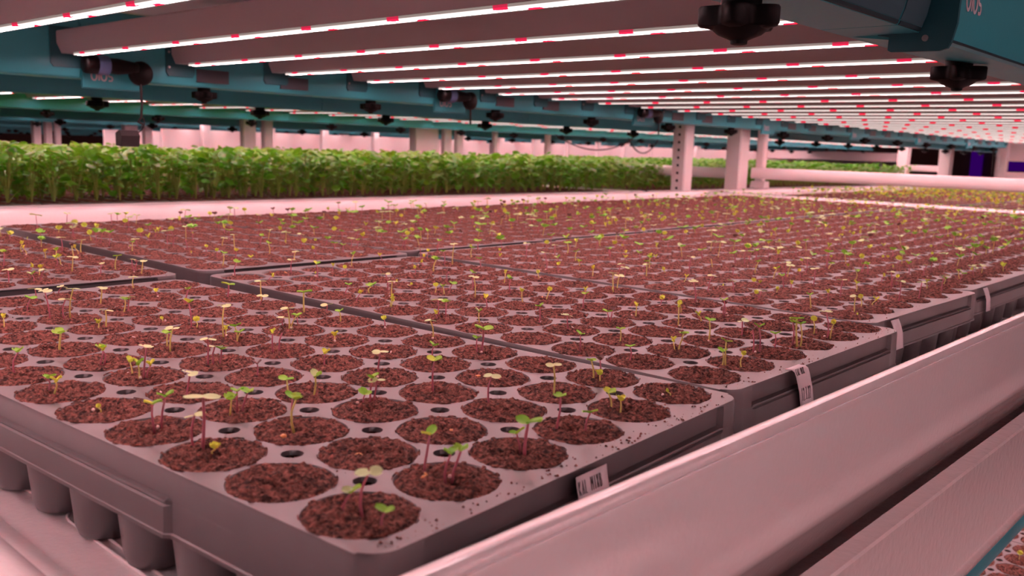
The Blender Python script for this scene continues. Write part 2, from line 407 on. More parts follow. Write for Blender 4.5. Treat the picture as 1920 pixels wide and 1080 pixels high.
# ================================================================== TRAYS
P = 0.0445
MX, MY = .030, .0215
X0, X1 = -11*P-MX, MX
Y0, Y1 = -MY, 5*P+MY
RC, RH = .0208, .0048
def tray_mesh():
    mb = MB(); S = 48
    ring = set(2*math.pi*k/32 for k in range(32))
    for c_ in range(4):
        for dd in (1.5, 3, 4.5, 5.8, 6.9, 7.7, 8.25, 8.5, 9.5):
            for sg in (-1, 1): ring.add(math.radians(45+90*c_+sg*dd))
    ring = sorted(ring); S = len(ring)
    h = P/2
    for i in range(12):
        for j in range(6):
            cx, cy = -i*P, j*P
            inn = []; outr = []; cor = []
            for th in ring:
                c, s = math.cos(th), math.sin(th)
                inn.append((cx+RC*c, cy+RC*s, 0))
                t = h/max(abs(c), abs(s))
                sx, sy = (1 if c > 0 else -1), (1 if s > 0 else -1)
                interior = 0 <= i-sx*1 <= 11 and 0 <= j+sy <= 5
                if interior:
                    # ray against corner hole
                    bx, by = sx*h, sy*h; b = c*bx+s*by; q = b*b-(bx*bx+by*by-RH*RH)
                    if q > 0: t = min(t, b-math.sqrt(q))
                outr.append((cx+t*c, cy+t*s, 0))
            lip = [(cx+(RC-.0006)*math.cos(t), cy+(RC-.0006)*math.sin(t), -.0009) for t in ring]
            w1 = [(cx+.0190*math.cos(t), cy+.0190*math.sin(t), -.012) for t in ring]
            w2 = [(cx+.0150*math.cos(t), cy+.0150*math.sin(t), -.054) for t in ring]
            w3 = [(cx+.0135*math.cos(t), cy+.0135*math.sin(t), -.0585) for t in ring]
            vs = outr+inn+lip+w1+w2+w3
            fs = []
            for a in range(5):
                fs += [(a*S+k, a*S+(k+1) % S, (a+1)*S+(k+1) % S, (a+1)*S+k) for k in range(S)]
            fs.append(tuple(range(5*S, 6*S)))
            mb.add(vs, fs)
            if i < 11 and j < 5:   # short tube of the vent hole
                hx, hy = cx-h, cy+h; n = 16
                a = [(hx+RH*math.cos(2*math.pi*k/n), hy+RH*math.sin(2*math.pi*k/n), 0) for k in range(n)]
                b = [(hx+RH*.97*math.cos(2*math.pi*k/n), hy+RH*.97*math.sin(2*math.pi*k/n), -.0022) for k in range(n)]
                mb.add(a+b, [(k, (k+1) % n, n+(k+1) % n, n+k) for k in range(n)])
    # rim around the field of cells
    fx0, fx1, fy0, fy1 = -11*P-h, h, -h, 5*P+h
    rad = .012
    def corner(cx, cy, a0): return [(cx+rad*math.cos(a0+math.pi/2*k/8), cy+rad*math.sin(a0+math.pi/2*k/8)) for k in range(9)]
    per = []
    def seg(a, b, n): per.extend([(a[0]+(b[0]-a[0])*k/n, a[1]+(b[1]-a[1])*k/n) for k in range(1, n)])
    c1 = corner(X1-rad, Y0+rad, -math.pi/2); c2 = corner(X1-rad, Y1-rad, 0)
    c3 = corner(X0+rad, Y1-rad, math.pi/2); c4 = corner(X0+rad, Y0+rad, math.pi)
    for c, d in ((c1, c2), (c2, c3), (c3, c4), (c4, c1)):
        per.extend(c)
        a, b = c[-1], d[0]; L = math.dist(a, b); m = (.103 if L > .4 else .012)/L
        pts = [m-.002/L, m+.0005/L, m+.003/L, .25, .5, .75, 1-m-.003/L, 1-m-.0005/L, 1-m+.002/L]
        per.extend([(a[0]+(b[0]-a[0])*t, a[1]+(b[1]-a[1])*t) for t in sorted(pts)])
    n = len(per)
    cl = [(min(max(x, fx0), fx1), min(max(y, fy0), fy1), 0) for x, y in per]
    top = [(x, y, 0) for x, y in per]
    mb.add(cl+top, [(k, n+k, n+(k+1) % n, (k+1) % n) for k in range(n)])
    # skirt
    def nrm(k):
        a, b = per[(k-1) % n], per[(k+1) % n]; d = Vector((b[0]-a[0], b[1]-a[1])).normalized(); return Vector((d.y, -d.x))
    def mid(k):
        x, y = per[k]
        dx, dy = min(x-X0, X1-x), min(y-Y0, Y1-y)
        if dy < 1e-4 and dx > .103+rad-.001: return 2
        if dx < 1e-4 and dy > .012+rad-.001: return 1
        return 0
    pc = [(.0004,-.0008),(.0007,-.0030),(.0008,-.0120),(.0009,-.0128),(.0010,-.0136),(.0012,-.0250),(.0020,-.0255),(.0021,-.0270),(.0006,-.0270)]
    pm = [(.0000,-.0006),(-.0020,-.0018),(-.0020,-.0112),(.0009,-.0118),(.0013,-.0126),(.0009,-.0134),(.0018,-.0142),(.0020,-.0250),(.0024,-.0255),(.0025,-.0270),(.0006,-.0270)]
    pl = [(.0004,-.0008),(.0007,-.0030),(.0009,-.0112),(.0026,-.0118),(.0030,-.0126),(.0026,-.0134),(.0034,-.0142),(.0036,-.0250),(.0040,-.0255),(.0041,-.0270),(.0006,-.0270)]
    pc = pc[:4]+[pc[4], pc[4]]+pc[4:]
    rows = [top]
    for q in range(len(pc)):
        r = []
        for k in range(n):
            o_, z = (pc, pm, pl)[mid(k)][q]; v = nrm(k)
            r.append((per[k][0]+v.x*o_, per[k][1]+v.y*o_, z))
        rows.append(r)
    vs = [v for r in rows for v in r]
    mb.add(vs, [(a*n+k, (a+1)*n+k, (a+1)*n+(k+1) % n, a*n+(k+1) % n) for a in range(len(rows)-1) for k in range(n)])
    me = mb.mesh('seedling_tray', M['tray'])
    import bmesh
    bm = bmesh.new(); bm.from_mesh(me); bmesh.ops.remove_doubles(bm, verts=bm.verts, dist=1e-6); bm.to_mesh(me); bm.free()
    smooth_by_angle(me, 32); return me
TRAY = tray_mesh()

def soil_z(x, y, sd, amp=1.0, low=0.0):
    r = math.hypot(x, y)
    p = Vector((x*170+sd*17, y*170, sd*3.1))
    z = noise.noise(p)*.0012 + noise.noise(p*2.6)*.0013 + abs(noise.noise(p*5.0))*.0016
    hx, hy = .0028*math.sin(sd*2.1), .0028*math.cos(sd*1.7)
    d = math.hypot(x-hx, y-hy)
    z -= .0052*math.exp(-(d/.0034)**2)*(1+.5*noise.noise(p*1.5))
    d2 = math.hypot(x+.008*math.cos(sd), y+.006*math.sin(sd*1.3)); z -= .0016*math.exp(-(d2/.0028)**2)
    z += (.0006 if sd < 11 else .0015)*(1-(r/RC)**3)
    return z*amp - low + .0001 - .0012*(r/RC)**8
def soil_mesh(sd, rings, seg, low=0.0, name='soil_plug'):
    vs = [(0, 0, soil_z(0, 0, sd, 1, low))]; fs = []
    for a in range(1, rings+1):
        r = (RC-.0001)*(a/rings)**.9
        for k in range(seg):
            th = 2*math.pi*(k+.5*(a % 2))/seg; x, y = r*math.cos(th), r*math.sin(th)
            z = soil_z(x, y, sd, 1, low)
            if a == rings:
                z = min(z, -.0004)
                if not low and noise.noise(Vector((x*140, y*140, sd*5.0))) > .12: z = .0005; x *= 1.035; y *= 1.035
            vs.append((x, y, z))
    fs += [(0, 1+k, 1+(k+1) % seg) for k in range(seg)]
    for a in range(rings-1):
        o1, o2 = 1+a*seg, 1+(a+1)*seg
        for k in range(seg):
            fs.append((o1+k, o2+k, o2+(k+1) % seg, o1+(k+1) % seg))
    # the body of the plug going down into the cell
    o1 = 1+(rings-1)*seg; o2 = len(vs)
    for k in range(seg):
        x, y, z = vs[o1+k]; vs.append((x*.92, y*.92, -.012))
    fs += [(o1+k, o2+k, o2+(k+1) % seg, o1+(k+1) % seg) for k in range(seg)]
    me = bpy.data.meshes.new(name); me.from_pydata(vs, [], fs); me.materials.append(M['soil'])
    me.polygons.foreach_set('use_smooth', [True]*len(me.polygons)); me.update(); return me
SOIL_HI = [soil_mesh(s+1, 30, 84) for s in range(6)]
SOIL_LO = [soil_mesh(s+11, 9, 28) for s in range(3)]
SOIL_SUNK = soil_mesh(31, 22, 64, low=.0020)

def merged(mesh_list, mats, name, mat):
    """one mesh from copies of small meshes (for what is too small or too many to stand alone)"""
    V = []; F = []; o = 0
    for me, mt in zip(mesh_list, mats):
        vs = np.array([v.co[:] for v in me.vertices]); A = np.array(mt)
        V.append(vs @ A[:3, :3].T + A[:3, 3])
        F.extend([tuple(i+o for i in p.vertices) for p in me.polygons]); o += len(vs)
    m = bpy.data.meshes.new(name); m.from_pydata([tuple(v) for v in np.concatenate(V)], [], F); m.materials.append(mat)
    m.polygons.foreach_set('use_smooth', [True]*len(m.polygons)); m.update(); return m
_tiny = soil_mesh(21, 3, 12)
FIELD = merged([_tiny]*72, [Matrix.Translation((-(k//6)*P, (k % 6)*P, 0)) for k in range(72)], 'soil_field', M['soil'])

def tray(x, y, a, label, detail, z=0.0, group=None):
    t = put('seedling_tray', TRAY, loc=(x, y, z), rz=a)
    tag(t, label, 'seedling tray', group)
    if detail == 0:
        s = put('soil', FIELD, t); s['kind'] = 'stuff'
        return t
    for i in range(12):
        for j in range(6):
            me = random.choice(SOIL_HI if detail == 2 else SOIL_LO)
            if SUNK and (round(x, 2), i, j) in SUNK: me = SOIL_SUNK
            put('soil_plug', me, t, (-i*P, j*P, 0), random.choice((0, 1, 2, 3, 4, 5))*math.pi/3+.3)
    return t
SUNK = {(-.02, 11, 0), (-.02, 10, 1), (-.02, 11, 1), (-.02, 10, 0), (-.02, 11, 2)}
COL1 = [(0, 0, .0645), (-.0236, .2707, .0145), (-.051, .543, -.012), (-.057, .8120, .004), (-.066, 1.0805, 0), (-.073, 1.349, .003), (-.079, 1.6175, 0), (-.083, 1.886, .002), (-.088, 2.1545, 0)]
COL2 = [(-.586, -.021, .002), (-.594, .272, .002), (-.6145, .543, 0), (-.621, .812, 0), (-.630, 1.0805, .001), (-.637, 1.349, 0), (-.643, 1.6175, 0), (-.647, 1.886, 0), (-.652, 2.1545, 0)]
ORD = ['first', 'second', 'third', 'fourth', 'fifth', 'sixth', 'seventh', 'eighth', 'last']
TN1 = ['nearest tray']+['%s rail tray' % w for w in ORD[1:]]
TN2 = ['%s back tray' % w for w in ORD]
L1 = ['dark plastic plug tray nearest the camera, its corner jutting forward over the white bed',
      'dark plug tray second along the near rail, with a dated paper tag',
      'dark plug tray third along the near rail, with a folded paper tag']
TR = []
for k, (x, y, a) in enumerate(COL1):
    lab = L1[k] if k < 3 else 'dark plug tray, %s along the near rail counted from the front' % ORD[k]
    TR.append(((x, y, a), TN1[k], tray(x, y, a, lab, 2 if k < 2 else 1)))
for k, (x, y, a) in enumerate(COL2):
    lab = 'dark plug tray, %s from the front in the row behind, beside the far bed rim' % ORD[k]
    TR.append(((x, y, a), TN2[k], tray(x, y, a, lab, 2 if k < 1 else 1)))
FAR_TR = []
for k in range(8):
    for c, x in enumerate((-.06, -.63)):
        y = 2.672+.269*k
        FAR_TR.append((x, y)); tray(x, y, 0, 'tiny plug tray with sprouts in the bed beyond the white posts', 0, group='trays in the far bed')
LX, LY = -.0505, .836
for k in range(3):
    for c, x in enumerate((LX, LX-.57)):
        tray(x, LY+.269*k, 0, 'plug tray on the lower level, seen in the bottom right corner' if c == 0 else 'plug tray on the lower level, second row from its rail', 1 if c == 0 else 0, z=LOW, group='trays on the lower level' )

# ================================================================== SEEDLINGS
def cotyledon(L, W, cup, notch=.15, nu=5, nv=6):
    vs = []; fs = []
    for a in range(nu+1):
        u = a/nu
        wd = W*(math.sin(math.pi*min(1, (u*.86+.10)))**.55)
        for b in range(nv+1):
            v = -1+2*b/nv
            x = L*u - (notch*L*(1-abs(v))*(u**4)) + .0
            vs.append((x, wd*v*.5*(1 if u < .98 else .75), cup*L*(v*v*.5 - u*u*.35)))
    for a in range(nu):
        for b in range(nv): fs.append((a*(nv+1)+b, (a+1)*(nv+1)+b, (a+1)*(nv+1)+b+1, a*(nv+1)+b+1))
    return vs, fs
_cot = {}
def cot_mesh(mat, cup):
    key = (mat, cup)
    if key not in _cot:
        v, f = cotyledon(.0044, .0056, cup)
        me = bpy.data.meshes.new('cotyledon'); me.from_pydata(v, [], f); me.materials.append(M[mat])
        me.polygons.foreach_set('use_smooth', [True]*len(f)); _cot[key] = me
    return _cot[key]
_sp = {}
def ball(mat, r=.0011):
    if mat not in _sp:
        mb = MB(); mb.lathe([(r*math.sin(math.pi*k/6)+1e-5, -r*math.cos(math.pi*k/6)) for k in range(7)], 10, lob=lambda t: 1+.12*math.cos(2*t))
        _sp[mat] = mb.mesh('seed_husk', M[mat], True)
    return _sp[mat]
KW = {  # leaf material, pitch range in degrees, size, cup, adjective
 'w': ('leaf_pale', (-8, 10), 1.10, .15, 'pale flat-leaved seedling'),
 'W': ('leaf_pale', (-10, 6), 1.75, .15, 'big pale wide-leaved seedling'),
 'g': ('leaf_green', (12, 48), .95, .35, 'green seedling'),
 'G': ('leaf_green', (8, 40), 1.35, .35, 'sturdy green seedling'),
 'y': ('leaf_yellow', (48, 80), .85, .5, 'yellow budding seedling'),
 'b': ('leaf_green', (20, 65), 1.0, .45, 'green-and-yellow seedling'),
 'd': ('leaf_dark', (30, 60), .85, .3, 'dark purple seedling'),
 's': ('leaf_yellow', (70, 85), .45, .5, 'tiny just-sprouted seed'),
}
def leafset(kind, h, lean, az, rnd):
    """two (matrix, mat, cup) of the leaves"""
    mat, (p0, p1), sz, cup, _ = KW[kind]
    out = []
    for s in (0, 1):
        pt = math.radians(rnd.uniform(p0, p1)); m = mat
        if kind == 'b' and s: m = 'leaf_yellow' if rnd.random() < .6 else 'leaf_pale'
        sc = sz*rnd.uniform(.85, 1.15)
        out.append((Matrix.Translation((lean[0], lean[1], h)) @ Matrix.Rotation(az+s*math.pi+rnd.uniform(-.35, .35), 4, 'Z')
                    @ Matrix.Rotation(-pt, 4, 'Y') @ Matrix.Rotation(rnd.uniform(-.3, .3), 4, 'X') @ Matrix.Scale(sc, 4), m, cup))
    return out
def stem_pts(h, lean, rnd, dip=.0015):
    bx, by = rnd.uniform(-.0008, .0008), rnd.uniform(-.0008, .0008)
    return [(0, 0, -dip), (bx, by, h*.25), (bx*1.4+lean[0]*.35, by*1.4+lean[1]*.35, h*.6), (lean[0], lean[1], h)]

def world_of(tr, i, j):
    x, y, a = tr; c, s = math.cos(a), math.sin(a); lx, ly = -i*P, j*P
    return x+lx*c-ly*s, y+lx*s+ly*c
# sprouts read off the photograph: x y height lean kind stem-colour, metres on the trays
SEEDS = """0.0029 -0.0011 0.0165 0.0022 w p
-0.0055 -0.0032 0.0065 0.0028 b p
0.0161 -0.003 0.006 0.0008 g p
-0.0141 0.0426 0.0155 0.0019 b p
-0.0014 0.0422 0.0111 0.0018 g p
-0.0017 0.0459 0.0114 0.0032 g p
-0.0009 0.0873 0.014 0.0011 G p
-0.0067 0.0909 0.0071 -0.0016 g p
-0.0143 0.1239 0.0157 0.0014 g p
-0.0035 0.1324 0.0089 0.0016 g p
-0.0178 0.1711 0.0083 -0.0015 b y
-0.0113 0.1702 0.0057 -0.0001 y y
-0.0114 0.2137 0.0026 -0.0009 s y
-0.0527 0.1678 0.0164 -0.0004 w y
-0.059 0.2103 0.0108 -0.0014 g y
-0.0578 0.2152 0.0108 -0.0005 d p
-0.0542 0.2105 0.0037 -0.0004 y y
-0.1119 0.2651 0.0099 -0.0001 g p
-0.0718 0.2635 0.0091 0.0001 g p
-0.1076 0.3029 0.0092 0.0002 g y
-0.0715 0.3142 0.0054 -0.0012 y y
-0.0699 0.3162 0.0107 0.0026 g y
-0.0283 0.2985 0.0084 -0.0003 g y
-0.0265 0.3006 0.015 -0.0006 g y
-0.0186 0.3059 0.0073 0.0007 y y
-0.1582 0.31 0.0105 -0.0009 w p
-0.1547 0.352 0.0089 -0.0002 g p
-0.1572 0.3587 0.009 0.0015 d p
-0.1574 0.3931 0.0081 0.0002 y y
-0.1147 0.3864 0.0142 -0.0004 y w
-0.07 0.3543 0.0149 -0.0002 g y
-0.0332 0.3485 0.0153 -0.0014 d p
-0.0306 0.3516 0.0168 -0.0011 g p
-0.0213 0.3877 0.0192 -0.0018 G y
-0.0199 0.3894 0.0159 -0.0008 g y
-0.0339 0.4413 0.0099 -0.0006 y y
-0.0191 0.4306 0.0193 -0.0023 w p
-0.0173 0.4328 0.0108 0.0014 y y
-0.0252 0.3829 0.0166 -0.0008 g p
-0.0315 0.3753 0.0092 -0.0001 g p
-0.0527 0.6038 0.0057 0.0021 y y
-0.0578 0.5884 0.0085 -0.0006 y y
-0.3107 0.0194 0.0104 0.0011 G y
-0.261 0.0219 0.0086 0.002 y p
-0.2622 0.0243 0.0092 -0.0005 g p
-0.2187 0.0269 0.0174 0.0019 w p
-0.2278 0.0248 0.0074 -0.0009 y y
-0.2181 0.0242 0.0078 -0.0003 b y
-0.2195 0.0293 0.0067 0.0018 y p
-0.2679 0.0669 0.0144 0.0014 w y
-0.2809 0.0714 0.0084 0.0002 g y
-0.2235 0.0665 0.0155 0.0002 w p
-0.2235 0.0704 0.0103 0.0005 w p
-0.2216 0.0727 0.0087 0.0013 g p
-0.4102 0.0651 0.0202 0.0028 w y
-0.4445 0.1007 0.0131 0.0016 w y
-0.4088 0.0606 0.0133 0.0013 w p
-0.3569 0.0666 0.0123 0.0005 w y
-0.3563 0.0618 0.0043 0.0003 y y
-0.4036 0.1001 0.0098 0.0013 g y
-0.4019 0.1024 0.0118 0.0011 w p
-0.3566 0.1053 0.0019 0.0001 s y
-0.3198 0.1076 0.0182 -0.001 b p
-0.3211 0.1117 0.0051 0.0006 y y
-0.2799 0.109 0.0223 0.0004 w y
-0.2862 0.1142 0.0046 -0.0001 y y
-0.271 0.1125 0.0091 -0.0006 g y
-0.2678 0.1114 0.0059 0.0016 g y
-0.2264 -0.0189 0.0063 0.0005 g p
-0.2207 -0.0182 0.0055 0.0014 y y
-0.2721 -0.0185 0.0117 0.0023 g p
-0.1701 0.0254 0.0128 0.002 w p
-0.1332 -0.0091 0.0114 -0.0007 b p
-0.1326 -0.0062 0.0146 0.002 g p
-0.1009 -0.0081 0.0138 0.0007 w p
-0.0955 -0.007 0.0224 0.0007 W p
-0.1304 0.0261 0.0077 0.0006 g y
-0.1304 0.0325 0.0099 0.0024 g p
-0.1343 0.032 0.0097 -0 g p
-0.1131 0.0457 0.0103 0.0006 g p
-0.0931 0.0357 0.014 0.001 g y
-0.0856 -0.0077 0.0032 0.0008 y y
-0.1747 -0.0151 0.0021 -0.0008 s y
-0.3879 0.2031 0.0164 -0.0005 w y
-0.3738 0.1938 0.0076 0.0023 w p
-0.3254 0.2014 0.0154 -0.0002 G y
-0.2797 0.1578 0.0148 -0.0008 w y
-0.2816 0.1612 0.0093 0.0035 g y
-0.2928 0.1618 0.0057 -0.0001 w p
-0.291 0.1732 0.0057 -0.0005 g p
-0.2825 0.2027 0.007 -0.0005 g y
-0.3083 0.2235 0.0062 0.0006 w p
-0.2295 0.1585 0.0039 0.0001 y y
-0.2286 0.1123 0.0116 -0.0002 y p
-0.226 0.1154 0.0123 0.0014 d p
-0.1818 0.1161 0.0069 0.0005 y p
-0.1411 0.123 0.0142 0.0009 w p
-0.099 0.1252 0.0166 0.0002 b p
-0.1595 0.1801 0.0067 0.0004 g p
-0.0625 0.13 0.0151 0.0006 w p
-0.149 0.2085 0.0086 -0.0006 g p
-0.1475 0.2103 0.0147 0.0011 G p
-0.1955 0.2131 0.0127 -0.0016 w y
-0.1398 0.0631 0.0088 -0.001 g y
-0.1327 0.0742 0.01 0.0009 b y
-0.1835 0.0732 0.0071 0.0003 d p
-0.1051 0.0884 0.0123 0.0006 g p
-0.1041 0.0896 0.0115 0.0018 w p
-0.1035 0.0831 0.0054 0.0004 g p
-0.2425 0.2103 0.0064 0.0001 y p
-0.2112 0.274 0.0087 -0.0011 b y
-0.3031 0.2672 0.0077 0.001 y y
-0.3692 0.2986 0.0056 0.001 G y
-0.2555 0.274 0.0123 -0.0006 w p
-0.2474 0.2741 0.0114 0.0001 g p
-0.2951 0.3526 0.0184 -0.0012 w y
-0.3026 0.2679 0.0051 0.0009 y y
-0.1427 0.4379 0.0066 -0.0011 y y
-0.1823 0.3106 0.0127 -0.0001 g p
-0.2558 0.3701 0.009 -0.0009 y y
-0.2521 0.3967 0.0079 0.0022 y y
-0.1732 0.5753 0.0102 -0.0015 w p
-0.243 0.4803 0.0173 -0.0013 w y
-0.2503 0.4961 0.0126 0.0013 w y
-0.3391 0.4866 0.0053 -0.0011 y y
-0.3356 0.4325 0.0102 0.001 y y
-0.3146 0.3355 0.0069 -0.0013 g y
-0.3337 0.342 0.0061 0.001 y y
-0.5093 0.3872 0.0128 0.0014 b y
-0.5648 0.2908 0.0134 0.0016 g y
-0.466 0.4895 0.0222 0.0014 w y
-0.5991 0.5373 0.0131 0.0015 w p
-0.5737 0.1939 0.013 0.0017 w y
-0.5957 0.1992 0.0087 0.001 d p
-0.7636 0.2244 0.0135 0.0014 w y
-0.6138 0.1854 0.0128 0.0017 g y
-0.7994 0.2633 0.0154 0.0015 g p
-0.6274 0.153 0.0136 0.0014 w y
-0.7443 0.2107 0.0069 -0.003 y y
-0.7136 0.1769 0.0098 0.0012 b y
-0.7395 0.1764 0.0072 -0.0004 y y
-0.6165 0.1207 0.0073 0.001 y y
-0.7959 0.1731 0.0086 0.0007 y y
-0.7417 0.1338 0.0108 -0.0001 g y
-0.5832 0.0871 0.0123 -0.0002 w p
-0.4875 0.0706 0.0095 -0.0004 w p
-0.5381 0.087 0.0057 0.0032 w p
-0.3961 0.0176 0.0071 -0.0001 y y"""

ALL = []; used = {}
for ln in SEEDS.strip().split('\n'):
    x, y, h, le, k1, k2 = ln.split(); x, y, h, le = map(float, (x, y, h, le))
    best = None
    for ti, (tr, nm, ob) in enumerate(TR):
        c, s = math.cos(tr[2]), math.sin(tr[2]); dx, dy = x-tr[0], y-tr[1]
        lx, ly = c*dx+s*dy, -s*dx+c*dy
        i, j = min(11, max(0, round(-lx/P))), min(5, max(0, round(ly/P)))
        ex, ey = lx+i*P, ly-j*P; d = math.hypot(ex, ey)
        if best is None or d < best[0]: best = (d, ti, i, j, ex, ey)
    d, ti, i, j, ex, ey = best
    if d > .016: ex, ey = ex*.016/d, ey*.016/d
    tr = TR[ti][0]; c, s = math.cos(tr[2]), math.sin(tr[2]); wx, wy = world_of(tr, i, j)
    X, Y = wx+c*ex-s*ey, wy+s*ex+c*ey
    ALL.append((X, Y, h, le, k1, k2, ti, i, j)); used[(ti, i, j)] = used.get((ti, i, j), 0)+1
rnd = random.Random(11)
def rand_seedlings(ti, cells, n_lo, n_hi):
    tr = TR[ti][0]
    for (i, j) in cells:
        for q in range(rnd.choice(n_lo if (ti, i, j) in used else n_hi)):
            r, t = .014*math.sqrt(rnd.random()), rnd.uniform(0, 6.28)
            wx, wy = world_of(tr, i, j)
            k = rnd.choices('wgGybds', (26, 26, 8, 24, 8, 6, 6))[0]
            h = {'w': rnd.uniform(.009, .020), 'g': rnd.uniform(.007, .015), 'G': rnd.uniform(.010, .020), 'y': rnd.uniform(.003, .009),
                 'b': rnd.uniform(.006, .013), 'd': rnd.uniform(.008, .013), 's': rnd.uniform(.001, .003)}[k]
            ALL.append((wx+r*math.cos(t), wy+r*math.sin(t), h, rnd.uniform(-.003, .003), k, rnd.choice('ppy'), ti, i, j))
cells = [(i, j) for i in range(12) for j in range(6)]
for ti in range(len(TR)):
    if ti == 0: rand_seedlings(ti, [c for c in cells if c[0] > 8], (0, 0, 1), (0, 1, 1))
    elif ti == 1: rand_seedlings(ti, [c for c in cells if c[0] > 3 or c[1] > 2], (0, 0, 1), (0, 0, 1, 1, 2))
    else: rand_seedlings(ti, cells, (0, 1), (0, 1, 1, 2))
camv = Vector(CAM)
ALL.sort(key=lambda s: (Vector((s[0], s[1], 0))-camv).length)
vis = []
def in_view(s):
    d = Vector((s[0], s[1], .005))-camv; z = d.dot(f_)
    if z < .05: return False
    u = 960+1695.6*d.dot(r_)/z; v = 540+1695.6*d.dot(d_)/z
    return -30 < u < 1950 and v < 1110
NUMW = ['first', 'second', 'third', 'fourth', 'fifth', 'sixth', 'seventh', 'eighth', 'ninth', 'tenth', 'eleventh', 'twelfth']
STEMC = {'p': 'purple stem', 'y': 'pale yellow stem'}
single = [s for s in ALL if in_view(s)][:300]
rest = [s for s in ALL if s not in set(single)]
rv = Vector((r_.x, r_.y, 0)).normalized()
side = {}
from collections import defaultdict
dd = defaultdict(list)
for s in single: dd[(s[6], s[7], s[8])].append(s)
for k_, l_ in dd.items():
    l_.sort(key=lambda s: s[0]*rv.x+s[1]*rv.y)
    if len(l_) > 1:
        for q, s in enumerate(l_): side[(s[0], s[1])] = 'left ' if q == 0 else ('right ' if q == len(l_)-1 else 'middle ')
for (X, Y, h, le, k1, k2, ti, i, j) in single:
    rr = random.Random(int(X*1e5)*31+int(Y*1e5))
    t = thing('seedling', None, 'seedling', (X, Y, .0004), 0, 'seedlings in the plug trays')
    small = k1 == 's'
    lab = side.get((X, Y), '')+KW[k1][4]
    ht = 'tall ' if h > .015 else ('short ' if h < .006 and not small else '')
    t['label'] = '%s%s, %s, %s cell from rail, %s row, %s' % (ht, lab, 'pale stem' if k2 == 'y' else 'purple stem', NUMW[i], NUMW[j], TR[ti][1])
    lean = rv*le
    hh = max(h, .0016)
    rs = .00036+.00016*min(1, hh/.012)+(.00018 if k1 in 'GW' else 0)
    MB().tube(stem_pts(hh, lean, rr), [rs*1.25, rs, rs*.9, rs*.85], 7).build('stem', M['stem_purple' if k2 == 'p' else 'stem_yellow'], t, smooth=True)
    az = math.atan2(rv.y, rv.x)+rr.uniform(-.7, .7)
    for mt, m, cup in leafset(k1, hh, lean, az, rr):
        c_ = put('cotyledon', cot_mesh(m, cup), t); c_.matrix_local = mt
        if m != KW[k1][0]: c_['label'] = 'yellow seed leaf' if m == 'leaf_yellow' else 'pale seed leaf'
    if small or rr.random() < .22:
        hs = put('seed_husk', ball('husk', .0008), t, (rr.uniform(-.003, .003), rr.uniform(-.003, .003), .0011))
        hs.rotation_euler = (rr.uniform(0, 3), rr.uniform(0, 3), 0)
# the hundreds beyond: one mass
V = []; F = []; MI = []
mats = ['leaf_green', 'leaf_yellow', 'leaf_pale', 'leaf_dark', 'stem_purple', 'stem_yellow']
lv, lf = cotyledon(.0044, .0056, .3, nu=2, nv=2)
lv = np.array(lv)
def add_far(X, Y, Z, h, le, k1, k2, rr, big=1.0):
    lean = rv*le
    o = len(V); w_ = .00042
    for (a, b, c_) in ((0, 0, 0), (lean[0], lean[1], max(h, .002))):
        V.extend([(X+a-rv.x*w_, Y+b-rv.y*w_, Z+c_), (X+a+rv.x*w_, Y+b+rv.y*w_, Z+c_), (X+a+rv.y*w_, Y+b-rv.x*w_, Z+c_)])
    F.extend([(o, o+1, o+4, o+3), (o+1, o+2, o+5, o+4), (o+2, o, o+3, o+5)]); MI.extend([mats.index('stem_purple' if k2 == 'p' else 'stem_yellow')]*3)
    for mt, m, cup in leafset(k1, max(h, .002), lean, rr.uniform(0, 6.28), rr):
        A = np.array(Matrix.Translation((X, Y, Z)) @ mt @ Matrix.Scale(big, 4)); q = lv @ A[:3, :3].T + A[:3, 3]
        o = len(V); V.extend([tuple(v) for v in q]); F.extend([tuple(i+o for i in f) for f in lf]); MI.extend([mats.index(m)]*len(lf))
def flush(name, label, cat):
    me = bpy.data.meshes.new(name); me.from_pydata(V, [], F)
    for m in mats: me.materials.append(M[m])
    me.polygons.foreach_set('material_index', MI); me.polygons.foreach_set('use_smooth', [True]*len(F)); me.update()
    o = put(name, me); tag(o, label, cat, kind='stuff'); V.clear(); F.clear(); MI.clear(); return o
rr = random.Random(5)
for (X, Y, h, le, k1, k2, ti, i, j) in rest: add_far(X, Y, .0008, h, le, k1, k2, rr, 1.6)
flush('seedlings', 'hundreds of tiny yellow-green seedlings in the trays farther back', 'seedlings')
for (tx, ty) in FAR_TR:
    for (i, j) in cells:
        for q in range(rr.choice((1, 1, 2, 2))):
            k = rr.choice('wggyyb'); add_far(tx-i*P+rr.uniform(-.012, .012), ty+j*P+rr.uniform(-.012, .012), 0, rr.uniform(.008, .024), 0, k, rr.choice('yyp'), rr, 2.0)
flush('distant_seedlings', 'yellowish haze of sprouts in the bed beyond the white posts', 'seedlings')
for k in range(3):
    for (i, j) in cells:
        if rr.random() < .6: add_far(LX-i*P+rr.uniform(-.01, .01), LY+.269*k+j*P+rr.uniform(-.01, .01), LOW, rr.uniform(.003, .009), 0, rr.choice('yybg'), 'y', rr, 1.6)
flush('lower_seedlings', 'yellow sprouts on the lower level at the bottom right corner', 'seedlings')

